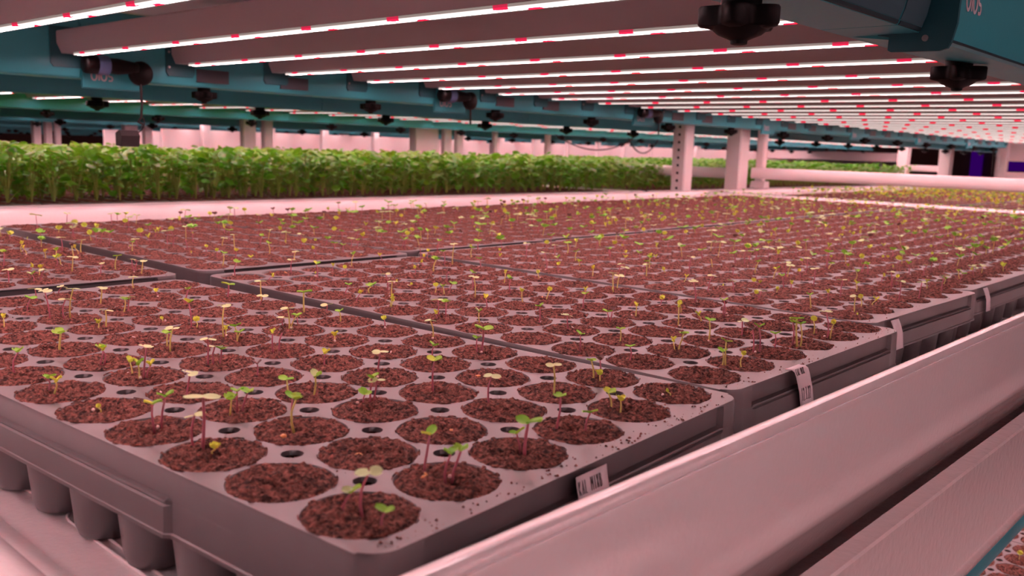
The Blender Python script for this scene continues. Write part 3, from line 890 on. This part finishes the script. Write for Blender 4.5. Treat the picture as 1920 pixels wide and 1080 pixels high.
# loose seeds and husks lying on the soil
def seed_at(ti, i, j, dx, dy, mat):
    wx, wy = world_of(TR[ti][0], i, j)
    o = put('seed', ball(mat, .0013), loc=(wx+dx, wy+dy, .0008)); o.rotation_euler = (dx*300, dy*500, dx*900); o.scale = (1.15, 1, .9)
    return o
sd = [(0, 1, 1, .001, -.006, 'seed', 'orange seed on soil of the cell second from the near corner'),
      (0, 0, 1, -.006, -.006, 'seed', 'orange seed lying below the tall stem, second cell along the rail edge'),
      (0, 2, 1, .004, -.012, 'seed', 'orange seed at the front rim of the cell with scattered pale husks'),
      (0, 1, 2, .006, .000, 'seed', 'red-orange seed fragment in a cell two rows from the rail')]
for s_ in sd:
    tag(seed_at(*s_[:6]), s_[6], 'seed', 'loose orange seeds')
for q in range(46):
    ti = rr.choice((0, 0, 0, 1, 1, 9, 10)); i, j = rr.randrange(12), rr.randrange(6)
    o = seed_at(ti, i, j, rr.uniform(-.013, .013), rr.uniform(-.013, .013), 'husk' if rr.random() < .8 else 'seed')
    o.name = 'seed_husk_shell'; o.scale = (1.3, .7, .6)
    tag(o, 'small pale pinkish husk lying on dark soil in the %s' % TR[ti][1], 'seed husk', 'husks in the %s' % TR[ti][1])
# crumbs of soil spilled on the plastic between the cells
mb = MB()
for q in range(520):
    ti = rr.choices((0, 1, 9, 2), (6, 4, 1, 1))[0]; tr = TR[ti][0]
    if rr.random() < .55: lx, ly = X1-rr.uniform(.001, .010), rr.uniform(Y0, Y1)
    else: lx, ly = rr.uniform(X0, X1), rr.uniform(Y0, Y1)
    i, j = round(-lx/P), round(ly/P)
    if math.hypot(lx+i*P, ly-j*P) < RC+.0006 and 0 <= i < 12 and 0 <= j < 6: continue
    fi, fj = -lx/P-.5, ly/P-.5
    if math.hypot((fi-round(fi))*P, (fj-round(fj))*P) < RH+.001: continue
    if not (X0+.004 < lx < X1-.001 and Y0+.004 < ly < Y1-.004): continue
    c, s = math.cos(tr[2]), math.sin(tr[2]); X, Y = tr[0]+c*lx-s*ly, tr[1]+s*lx+c*ly
    r = rr.choice((.00025, .0003, .0004, .0006, .0008)); a = rr.uniform(0, 3)
    ca, sa = math.cos(a)*r, math.sin(a)*r; b = rr.uniform(.5, 1)
    mb.add([(X-ca, Y-sa, .0001), (X+sa*b, Y-ca*b, .0001), (X+ca, Y+sa, .0001), (X-sa*b, Y+ca*b, .0001), (X, Y, r*1.1)], [(0,1,4),(1,2,4),(2,3,4),(3,0,4),(3,2,1,0)])
o = mb.build('soil_crumbs', M['soil']); tag(o, 'spilled soil crumbs on the tray rims between cells', 'soil', kind='stuff')

# ================================================================== PAPER TAGS
def paper_tag(tr, ly, wid, prof, label, lines, skew=0.0, group=None):
    """strip of paper tape folded over the right-hand rim. prof: (outward, z) in tray space"""
    t = thing('paper_tag', label, 'tag', (0, 0, 0))
    x, y, a = tr; c, s = math.cos(a), math.sin(a)
    t.location = (x+c*X1-s*ly, y+s*X1+c*ly, 0); t.rotation_euler = (0, 0, a)
    mb = MB(); vs = []
    L = 0; ds = [0]
    for k in range(1, len(prof)): L += math.dist(prof[k], prof[k-1]); ds.append(L)
    for k, (o_, z) in enumerate(prof):
        sh = skew*ds[k]
        for m in range(5):
            vs.append((o_, sh+wid*(m/4-.5), z))
    n = len(prof)
    nf = [(k*5+m, k*5+m+1, (k+1)*5+m+1, (k+1)*5+m) for k in range(n-1) for m in range(4)]
    mb.add(vs, nf)
    p_ = mb.build('tape', M['paper'], t, smooth=True)
    md = p_.modifiers.new('thick', 'SOLIDIFY'); md.thickness = .00018; md.offset = 1
    for (txt, h, d0, off, wd, asp) in lines:
        # find surface point at distance d0 along the strip
        for k in range(1, n):
            if ds[k] >= d0: break
        f = (d0-ds[k-1])/(ds[k]-ds[k-1]); A, B = prof[k-1], prof[k]
        px_, pz = A[0]+(B[0]-A[0])*f, A[1]+(B[1]-A[1])*f
        dn = Vector((B[0]-A[0], skew*(ds[k]-ds[k-1]), B[1]-A[1])).normalized()
        ux = Vector((0, 1, 0)); nn = ux.cross(-dn).normalized()
        org = Vector((px_, skew*d0+off, pz))+nn*.00030
        lettering('writing', txt, h, wd, M['ink'], t, org, ux, -dn, asp=asp, gap=.45)
    return t
pt = [(-.0035, .0004), (.0005, .0004), (.0022, -.001), (.0030, -.004), (.0045, -.0135), (.0050, -.0265)]
paper_tag(COL1[0], .098, .0225, [(.0016, -.0022), (.0022, -.006), (.0038, -.013), (.0048, -.0265)],
          'white paper tag lettered KAL MIXB on the near tray, half hidden by the rail',
          [('KAL MIXB', .0056, .0078, -.0104, .00030, .38)])
paper_tag(COL1[1], .060, .0190, pt, 'white paper tag folded over the second tray rim with a date handwritten',
          [('CAL MIX', .0042, .0085, -.0085, .00032, .38), ('12.3.22', .0085, .0250, -.0070, .00036, .24)], skew=.28)
paper_tag(COL1[2], .023, .0170, [(.0006, -.0016), (.0024, -.006), (.0045, -.0135), (.0050, -.0262)],
          'small blank-looking paper tag on the third tray rim', [], skew=.18)
paper_tag(COL1[3], .030, .0150, [(.0006, -.0016), (.0024, -.006), (.0045, -.0135), (.0050, -.0262)],
          'small paper tag on the fourth tray rim at the right edge', [], skew=.15)

# ================================================================== GROW LIGHTS
JP = .762; BAR_OFF = (.167, .357, .547, .741); J0 = .433
XR, XL = 0.0, -1.318     # right beam uses given x; left beam is its mirror about -.659
def mir(prof): return [(-1.318-x, z) for x, z in prof][::-1]
pb = [(-.043,.2155),(.0080,.2155),(.0094,.2172),(.0120,.2260),(.0150,.2420),(.0155,.2600),(.0155,.322),(.010,.325),(-.043,.325),(-.047,.322),(-.0500,.2440),(-.0490,.2270),(-.0460,.2175)]
ps = [(-.040,.2155),(-.013,.2120),(.0262,.2068),(.0290,.2085),(.0318,.2205),(.0322,.235),(.0322,.323),(-.040,.323)]
KN = None
def knob_mesh():
    mb = MB()
    lob = lambda t: 1-.22*(1-math.cos(5*t))/2*1.6
    mb.lathe([(.0112, 0), (.0112, -.0085)], 24)
    mb.lathe([(.017, -.0062), (.0225, -.0068), (.0232, -.0080), (.0232, -.0165), (.0220, -.0178), (.0160, -.0190)], 60, lob=lob)
    mb.lathe([(.0165, -.0178), (.0120, -.0215), (.0060, -.0240), (.0048, -.0246), (.0045, -.0265), (.0030, -.0270)], 28)
    me = mb.mesh('knob', M['black']); smooth_by_angle(me, 40); return me
KNOB = knob_mesh()
def bar_profile(y):
    return [(y-.0150,.2850),(y-.0165,.2830),(y-.0165,.2660),(y-.0095,.2508),(y+.0095,.2508),(y+.0165,.2660),(y+.0165,.2830),(y+.0150,.2850)]
def screw(parent, c, axis, r=.0028):
    mb = MB(); mb.lathe([(r, 0), (r, .0012), (r*.8, .0016)], 14, c=c, axis=axis); return mb.build('screw', M['screw'], parent, smooth=False)

def make_fixture(detail=True):
    t = thing('grow_light', 'tmp', 'grow light')
    W = JP-.0015
    b = MB().prism_y(pb, 0, W).build('support_beam', M['teal'], t); smooth_by_angle(b.data, 30)
    if detail: MB().prism_y([(.0080,.2158),(.0098,.2164),(.0104,.2186),(.0094,.2186)], .001, .0405).build('seam', M['seam'], b)
    cpx = MB().prism_y([(.0103,.2190),(.0130,.2262),(.0160,.2420),(.0166,.260),(.0166,.318),(.0150,.318),(.0150,.2600),(.0145,.2422),(.0115,.2262),(.0094,.2190)], .0005, .0405).build('cover_panel', M['sticker_teal'], b) if detail else None
    b2 = MB().prism_y(mir(pb), 0, W).build('support_beam', M['teal'], t); smooth_by_angle(b2.data, 30)
    if detail:
        # right-hand driver housing with a flanged end, and the left-hand name plate
        s = MB().prism_y(ps, .045, .252).build('driver_housing', M['teal'], t); smooth_by_angle(s.data, 30)
        pe = [(-.0120,.2138),(-.0122,.2045),(-.0100,.2032),(.0225,.2026),(.0280,.2042),(.0300,.2085),(.0326,.2205),(.0330,.235),(.0330,.326),(-.02,.326),(-.02,.2150)]
        e = MB().prism_y(pe, .042, .0455).build('end_flange', M['teal_dark'], s)
        screw(s, (.0130, .0408, .2115), 'Y', .0022)
        MB().prism_y([(.0292,.2082),(.0297,.2086),(.0300,.2098),(.0295,.2094)], .046, .252).build('seam', M['seam'], s)
        MB().prism_y([(.0080,.2158),(.0098,.2164),(.0104,.2186),(.0094,.2186)], .257, W-.001).build('seam', M['seam'], b)
        # cover panel on the outer face, and its printed curves
        cp = MB().prism_y([(.0103,.2190),(.0130,.2262),(.0160,.2420),(.0166,.260),(.0166,.318),(.0150,.318),(.0150,.2600),(.0145,.2422),(.0115,.2262),(.0094,.2190)], .258, W-.001).build('cover_panel', M['sticker_teal'], b)
        mbc = MB()
        for q in range(4):
            pts = [(.0170+.00005, W-.002-.004*q-.05*(1-math.cos(a_)), .2440+.004*q+.03*math.sin(a_)) for a_ in [k*.09 for k in range(14)]]
            mbc.tube(pts, .0005, 5)
        mbc.build('printed_curve', M['letter'], cp)
        lettering('wordmark', 'bios', .0135, .0024, M['letter'], s, (.0324, .058, .2315), (0, 1, 0), (0, 0, 1), asp=.62, gap=.12)
        # plate on the inner face of the left beam
        ix = -1.318+.050
        pl = MB().prism_y([(ix-.006,.2000),(ix-.0005,.2015),(ix+.0012,.2100),(ix+.0026,.2240),(ix+.0026,.300),(ix-.006,.300)], .001, .095).build('name_plate', M['teal'], t); smooth_by_angle(pl.data, 30)
        lettering('wordmark', 'bios', .0140, .0026, M['letter'], pl, (ix+.0028, .014, .2135), (0, 1, 0), (0, 0, 1), asp=.62, gap=.12)
        for yy in (.197, .367):
            MB().box(ix-.002, ix+.0012, yy, yy+.062, .2235, .2460).build('sticker', M['sticker'], t)
    k_ = []
    for yy in (.227, .607):
        for xx in (-.020, -1.298):
            kk = put('knob', KNOB, t, (xx, yy, .2155))
            if detail: tag(kk)
    for n, y in enumerate(BAR_OFF):
        bar = MB().prism_x(bar_profile(y), -1.268, -.050).build('light_bar', M['bar'], t); smooth_by_angle(bar.data, 25)
        st = put('led_strip', LED, bar, (0, y, 0))
        if detail:
            mp = MB()
            mp.prism_x([(y-.026,.236),(y-.022,.230),(y+.022,.230),(y+.026,.236),(y+.026,.292),(y-.026,.292)], -1.2685, -1.2655)
            mpo = mp.build('mounting_plate', M['teal_dark'], t)
            if n in (0, 2):
                screw(mpo, (-1.2655, y-.021, .245), 'X', .002); screw(mpo, (-1.2655, y-.021, .270), 'X', .002)
    return t
M['sticker_teal'] = plain('blue_grey_cover', (0.050, 0.115, 0.145), 0.38)
_l = MB()
# shallow lens channel: bright diode board set between translucent walls
_q = [(-.0078, .2512), (-.0075, .2482), (-.0066, .2464), (-.0062, .2472), (.0062, .2472), (.0066, .2464), (.0075, .2482), (.0078, .2512)]
_v = [(-1.225, y, z) for y, z in _q]+[(-.058, y, z) for y, z in _q]
_l.add(_v, [(3, 4, 12, 11)], 0)
_l.add(_v, [(1, 2, 10, 9), (5, 6, 14, 13)], 2)
_l.add(_v, [(0, 1, 9, 8), (2, 3, 11, 10), (4, 5, 13, 12), (6, 7, 15, 14), (7, 6, 5, 4, 3, 2, 1, 0), (8, 9, 10, 11, 12, 13, 14, 15)], 1)
LED = _l.mesh('led_strip', [M['led'], M['led_side'], M['led_lower']])
FX = make_fixture(True); FX2 = make_fixture(False)
NF = ['whose bars cross the top left corner', 'over the nearest trays', 'over the third and fourth trays', 'over the middle of the bed', 'over the end of the bed', 'just beyond the white posts', 'over the far bed', 'at the far right end']
first = {id(FX): True, id(FX2): True}
def fixture(src, loc, label, group=None):
    if first[id(src)]:
        first[id(src)] = False; src.location = loc; src['label'] = label
        if group: src['group'] = group
        return src
    return copy_tree(src, loc=loc, label=label, group=group)
for n in range(-1, 8):
    fixture(FX if n >= 0 else FX2, (0, J0+JP*(n-1), 0), 'teal LED grow light with four white bars, %s' % NF[n] if n >= 0 else 'unseen grow light added left of the picture to brighten the near bed lip')  # fixture before the first is unseen, added to brighten the near bed lip
for n in range(3):
    fixture(FX2, (.011, J0+JP*n, LOWF), ['teal grow light of the lower level, seen under the glossy load beam', 'lower level grow light behind the first one', 'lower level grow light farthest back'][n])
for n in range(11):
    fixture(FX2, (DX, .40+JP*(n-1), DZ2), 'teal grow light hanging over the %s of the green plants' % ['left edge', 'left end', 'left part', 'middle', 'right part', 'right end', 'far bed', 'far end', 'back', 'very back', 'last bed'][n])
RK = {2: 'third', 3: 'fourth', 4: 'fifth', 5: 'sixth', 6: 'seventh'}
for k in range(2, 7):
    for n in range(1, 12 if k < 4 else 14):
        fixture(FX2, (DX*k-.25*(k-1), .30+JP*(n-1), DZ2-.02*(k-1)), 'distant teal grow light of the %s rack back' % RK[k], 'grow lights of the %s rack' % RK[k])
# unseen rack added across the aisle to light the near rail's face
for n in range(4):
    fixture(FX2, (2.2, -1.0+JP*n, 0), 'unseen grow light added across the aisle to light the near rail face', 'added grow lights across the aisle')
    fixture(FX2, (2.2, -1.0+JP*n, -.48), 'unseen lower grow light added across the aisle to light the load beam', 'added lower grow lights across the aisle')
    fixture(FX2, (2.2, -1.0+JP*n, .48), 'unseen upper grow light added across the aisle to light the near rail face', 'added upper grow lights across the aisle')
bed((0, BED_Y-BEDL-.03, 0), 'white grow bed end to end with the near one, left of the picture')
bed((2.2, -1.2, 0), 'white grow bed added across the aisle to bounce light, outside the picture')  # both aisle beds are added out of view to bounce light back
bed((2.2, -1.2, -.48), 'lower white grow bed added across the aisle to bounce light, outside the picture')

# ================================================================== RACK FRAMES
def post(x, y, s, label, z0=-1.55, z1=2.35, s2=None, slots=False, group=None, m='white_far'):
    s2 = s2 or s; mb = MB()
    c = .004
    pr = [(x-s/2+c, y-s2/2), (x+s/2-c, y-s2/2), (x+s/2, y-s2/2+c), (x+s/2, y+s2/2-c), (x+s/2-c, y+s2/2), (x-s/2+c, y+s2/2), (x-s/2, y+s2/2-c), (x-s/2, y-s2/2+c)]
    n = 8
    mb.add([(a, b, z0) for a, b in pr]+[(a, b, z1) for a, b in pr], [(k, (k+1) % n, n+(k+1) % n, n+k) for k in range(n)]+[tuple(range(n))[::-1], tuple(range(n, 2*n))])
    o = mb.build('rack_post', M[m])
    if slots:
        mb = MB()
        for q in range(-2, 14):
            mb.box(x-.004, x+.004, y-s2/2-.0006, y-s2/2+.001, q*.0245+.010, q*.0245+.018)
        mb.build('slot', M['dark_void'], o)['kind'] = 'stuff'
    return tag(o, label, 'post', group)
post(-1.362, 2.375, .050, 'white slotted rack post, left of the pair in mid picture', slots=True, s2=.052)
post(-1.362, 2.735, .056, 'thicker white rack post, right of the pair in mid picture', s2=.066)
post(-1.318, 2.83, .030, 'slim white rack post just right of the pair, with a foot bracket', s2=.030)
mb = MB(); mb.prism_x([(2.808, .012), (2.852, .012), (2.846, .036), (2.814, .036)], -1.345, -1.291)
mb.build('post_foot', M['white_far']); tag(bpy.context.scene.objects['post_foot'], 'flared white bracket at the foot of the slim post', 'bracket')
def rail(name, x0, x1, y, z0, z1, d, label, cat='crossbar'):
    c = .006
    o = MB().prism_x([(y+c, z0), (y+d-c, z0), (y+d, z0+c), (y+d, z1-c), (y+d-c, z1), (y+c, z1), (y, z1-c), (y, z0+c)], x0, x1).build(name, M['white_far'])
    smooth_by_angle(o.data, 50); return tag(o, label, cat)
rail('rack_crossbar', -1.330, .20, 2.780, .0450, .0840, .030, 'long white crossbar running right from the white posts')
rail('rack_crossbar', -2.98, -1.400, 2.80, .0400, .0780, .030, 'short white crossbar among the green plants left of the posts')
# frames at the far right
post(-1.345, 6.03, .050, 'white corner post of the far frame beside the white panel', z0=-.2, z1=.6)
post(-1.425, 6.3, .055, 'far white post right of the purple glow')
post(-1.672, 6.0, .070, 'far white post left of the purple glow')
post(-1.935, 6.0, .065, 'far white post beside the end of the green plants')
rail('rack_crossbar', -1.32, .30, 6.02, .030, .075, .03, 'white lower tube of the far frame at the right edge')
rail('rack_crossbar', -1.905, -1.706, 6.0, .058, .096, .03, 'short white crossbar between two far posts at right')
pn = MB().box(-1.32, .30, 6.05, 6.07, .140, .40).build('end_panel', M['white_far']); tag(pn, 'pale panel inside the far white frame at the right edge', 'panel')
for q, (x, z0, z1) in enumerate(((-1.325+.06, 0, 0),)):
    pass
pn = MB().box(-4.05, -2.72, 8.2, 8.23, .105, .185).build('end_panel', M['white_far']); tag(pn, 'pale pink panel beyond the far green plants, right of the white posts', 'panel')
pm_ = NT('purple_glow'); em = pm_.n('ShaderNodeEmission'); em.inputs['Color'].default_value = (.012, .0, .045, 1); em.inputs['Strength'].default_value = 1.0
pm_.l(em.outputs[0], pm_.t.nodes['Material Output'].inputs['Surface'])  # glowing panels stand in for a purple-lit gap and a purple window
o = MB().box(-3.50, -3.36, 12.93, 12.97, -1.2, 1.6).build('purple_glow_panel', pm_.m); tag(o, 'tall glowing panel standing in for a purple-lit gap between far posts at right', 'glow panel')
o = MB().box(-3.10, -1.4, 12.93, 12.97, .03, .16).build('purple_glow_panel', pm_.m); tag(o, 'horizontal glowing panel standing in for a purple window under the far white panel', 'glow panel')
# second rack's far posts and the racks behind
pp = [(-3.10, 1.845, .03, .060), (-3.10, 1.935, .03, .040), (-3.10, 2.81, .05, .150), (-3.10, 2.96, .03, .050), (-3.10, 3.045, .03, .045), (-3.10, 3.31, .02, .03), (-3.10, 3.74, .02, .04),
      (-5.02, 1.725, .04, .040), (-5.02, 1.785, .04, .035), (-5.02, 1.835, .03, .03), (-5.02, 2.24, .04, .08), (-5.02, 2.345, .04, .05), (-5.02, 3.78, .04, .06), (-5.02, 4.05, .04, .05), (-5.02, 5.3, .04, .05), (-5.02, 5.97, .04, .06), (-5.02, 7.45, .05, .07), (-5.02, 8.3, .05, .06), (-5.02, 9.2, .05, .06)]
for q, (x, y, s1, s2) in enumerate(pp):
    if x > -4: post(x, y, s1, 'white rack post right behind the green plants, %s from the left' % NUMW[q], s2=s2)
    else: post(x, y, s1, 'pale distant post seen above the plants, %s from the left' % NUMW[q-7], s2=s2, z1=1.5)
for q in range(14):
    post(-4.12, 2.22+.37*q, .03, 'slim pale distant post in front of the pink boards', s2=.045+.03*(q % 3 == 1), z1=1.5, group='slim posts before the pink boards')
for k, x in enumerate((-4.25, -6.2)):
    for q in range(4):
        y0 = (2.05 if k == 0 else 2.6)+2.45*q
        o = MB().box(x-.012, x, y0, y0+2.38, -.10, .165-.005*k).build('side_board', M['white_far'])
        tag(o, 'pale pink board standing in the %s rack, behind the green plants' % ('third' if k == 0 else 'fourth'), 'rack board', 'boards of the %s rack' % ('third' if k == 0 else 'fourth'))

# ================================================================== CABLE CONNECTORS
def connector(y, label, cab=True):
    t = thing('cable_connector', label, 'connector', (-1.262, y, .236), 0)
    mb = MB(); mb.lathe([(.004, -.050), (.0135, -.049), (.0145, -.046), (.0145, -.024), (.0125, -.022), (.0125, .004), (.0095, .028), (.0085, .036)], 20, axis='Y', c=(.022, 0, 0))
    mb.build('plug', M['black'], t, smooth=True)
    mb = MB(); mb.lathe([(.0149, -.030), (.0152, -.028), (.0152, -.014), (.0149, -.012)], 20, axis='Y', c=(.022, 0, 0)); mb.build('band', M['band'], t)
    mb = MB(); mb.lathe([(.0165, .0), (.0195, .003), (.0195, .011), (.016, .014)], 24, axis='X', c=(.013, .042, -.008)); mb.build('socket', M['black'], t, smooth=True)
    mb = MB(); mb.tube([(.024, .040, -.020), (.024, .040, -.035), (.024, .041, -.060)] + ([(.022, .040, -.078), (.020, .036, -.086), (.021, .044, -.090)] if cab else []), .0022, 8)
    mb.build('cord', M['cable'], t, smooth=True)
    return t
connector(.475, 'black cable connector with a blue-grey band on the left beam name plate')
connector(1.237, 'second black cable connector farther along the left beam', False)
connector(1.999, 'third black cable connector on the left beam above the posts', False)
t = thing('hanging_sensor', 'small dark grey box hanging on a thin black wire over the plants', 'sensor', (-1.245, .495, .123))
MB().prism_y([(-.010,-.012),(.008,-.014),(.012,.004),(.004,.013),(-.010,.008)], -.017, .014).build('case', M['grey_box'], t)
MB().tube([(.000,.012,.006),(.002,.022,.014),(.004,.026,.024),(.004,.024,.034)], .0011, 6).build('wire', M['cable'], t)

def wire(pts, label, r=.003):
    o = MB().tube(pts, r, 6).build('cable', M['cable'], smooth=True); return tag(o, label, 'cable')
def sag(a, b, d, n=14):
    a, b = Vector(a), Vector(b)
    return [a+(b-a)*(k/n)+Vector((0, 0, -d*4*(k/n)*(1-k/n))) for k in range(n+1)]
wire(sag((-2.95, 3.62, .205), (-2.95, 4.35, .20), .075), 'black cable drooping in a loop in front of the pale boards', .004)
wire(sag((-2.95, 4.30, .205), (-2.95, 4.62, .20), .085), 'small black cable loop right of the longer drooping one', .004)
wire(sag((-1.45, 6.2, .24), (-1.46, 6.25, .0), .01), 'dark cable hanging beside the far right frame', .006)

# ================================================================== LEAFY PLANTS
def leaf_disc(R, cup, rnd, n=12, teeth=True):
    vs = [(R*.15, 0, -.0)]; fs = []
    for ring, fr in ((1, .55), (2, 1.0)):
        for k in range(n):
            th = 2*math.pi*k/n; r = R*fr*(1-.10*(k % 2)*(ring == 2 and teeth))*(1-.18*math.cos(th+math.pi)*-1*0)
            x, y = R*.75+r*math.cos(th)*1.12, r*math.sin(th)
            vs.append((x, y, cup*R*fr*fr*.45-.18*(x-R*.75)**2/R+rnd.uniform(-.05, .05)*R))
    fs += [(0, 1+k, 1+(k+1) % n) for k in range(n)]
    fs += [(1+k, 1+n+k, 1+n+(k+1) % n, 1+(k+1) % n) for k in range(n)]
    return vs, fs
def plant_mesh(seed, light=False):
    rnd = random.Random(seed); leaf = MB(); stem = MB()
    ns = 5 if light else 9
    for q in range(ns):
        az = rnd.uniform(0, 6.28); lean = rnd.uniform(.004, .030); H = rnd.uniform(.078, .116) if q < ns*.65 else rnd.uniform(.025, .075)
        top = Vector((lean*math.cos(az), lean*math.sin(az), H))
        pts = [Vector((0, 0, 0)), Vector((top.x*.25, top.y*.25, H*.4)), Vector((top.x*.6, top.y*.6, H*.78)), top]
        stem.tube(pts, [.0013, .0011, .0009, .0008], 4 if light else 5, cap=False)
        R = rnd.uniform(.0085, .0150)
        for w_ in range(1 if light else 2):
            p = top if w_ == 0 else pts[2]; Rl = R if w_ == 0 else R*.6
            v, f = leaf_disc(Rl, rnd.uniform(-.5, .6), rnd, 8 if light else 12)
            mt = Matrix.Translation(p) @ Matrix.Rotation(az+rnd.uniform(-1.2, 1.2)+w_*2.5, 4, 'Z') @ Matrix.Rotation(rnd.uniform(-.35, .75), 4, 'Y') @ Matrix.Rotation(rnd.uniform(-.5, .5), 4, 'X')
            leaf.add([mt @ Vector(a) for a in v], f)
    return leaf.mesh('foliage', M['plant_leaf'], True), stem.mesh('stems', M['plant_stem'], True)
PL = [plant_mesh(s) for s in range(8)]
PLL = [plant_mesh(s+50, True) for s in range(5)]
rp = random.Random(3)
PY = .0445
spots = []
for row in range(26):
    for k in range(-2, 59):
        spots.append((DX-.085-row*P, k*PY+.03+(row % 2)*.01, row, k))
near = [s for s in spots if s[2] < 6]
near.sort(key=lambda s: s[2])
sing = [s for s in near if s[2] < 5 and s[3] > -1][:250]
sset = set(sing)
ROWN = ['front row', 'second row', 'third row', 'fourth row', 'fifth row', 'sixth row']
def stretch(k): return 'left end' if k < 12 else ('left of the middle' if k < 24 else ('middle' if k < 36 else 'right end by the posts'))
def add_plant(x, y, lab, grp):
    f, s = rp.choice(PL); a = rp.uniform(0, 6.28); sc = rp.uniform(.90, 1.08)
    t = put('leafy_plant', f, loc=(x+rp.uniform(-.006, .006), y+rp.uniform(-.006, .006), DZ2-.004), rz=a, scale=(sc, sc, sc*rp.uniform(.94, 1.05)))
    tag(t, lab, 'plant', grp); put('plant_stalk', s, t)
for (x, y, row, k) in sing:
    lab = 'leafy green young plant, %s of its bed, %s' % (ROWN[row], stretch(k))
    add_plant(x, y, lab, 'leafy plants, %s, %s' % (ROWN[row], stretch(k)))
for k in range(25):
    for row in range(2):
        add_plant(DX-.085-row*P, 2.66+k*PY*1.0, 'leafy green young plant beyond the posts, %s of its bed' % ROWN[row], 'leafy plants beyond the posts, %s' % ROWN[row])
def mass(name, pts, label):
    L1_ = []; M1 = []; L2_ = []
    for (x, y) in pts:
        f, s = rp.choice(PLL); L1_.append(f); L2_.append(s)
        M1.append(Matrix.Translation((x+rp.uniform(-.008, .008), y+rp.uniform(-.008, .008), DZ2-.004)) @ Matrix.Rotation(rp.uniform(0, 6.28), 4, 'Z') @ Matrix.Scale(rp.uniform(.88, 1.06), 4))
    o = put(name, merged(L1_, M1, name, M['plant_leaf'])); tag(o, label, 'plants', kind='stuff')
    s_ = put('stalks', merged(L2_, M1, 'stalks', M['plant_stem']), o); s_['kind'] = 'stuff'
mass('leafy_plants', [(s[0], s[1]) for s in spots if s not in sset], 'mass of green plants filling the bed behind the front rows')
mass('distant_leafy_plants', [(DX-.085-row*P, 2.66+k*PY) for row in range(22) for k in range(0, 66) if not (row < 2 and k < 25)], 'green plants filling the bed beyond the white posts')
# dark soil the plants stand in, tray after tray
for q in range(9):
    for c in range(2):
        tr_ = put('plant_tray', TRAY, loc=(DX-.055-c*.57, 0.0+.270*q, DZ2)); s_ = put('soil', FIELD, tr_); s_['kind'] = 'stuff'
        tag(tr_, 'dark tray under the dense green plants, %s row' % ('front' if c == 0 else 'back'), 'plant tray', 'trays under the green plants, %s row' % ('front' if c == 0 else 'back'))
for q in range(8):
    tr_ = put('plant_tray', TRAY, loc=(DX-.055, 2.687+.2695*q, DZ2)); s_ = put('soil', FIELD, tr_); s_['kind'] = 'stuff'
    tag(tr_, 'dark tray under the green plants beyond the posts', 'plant tray', 'trays beyond the posts')
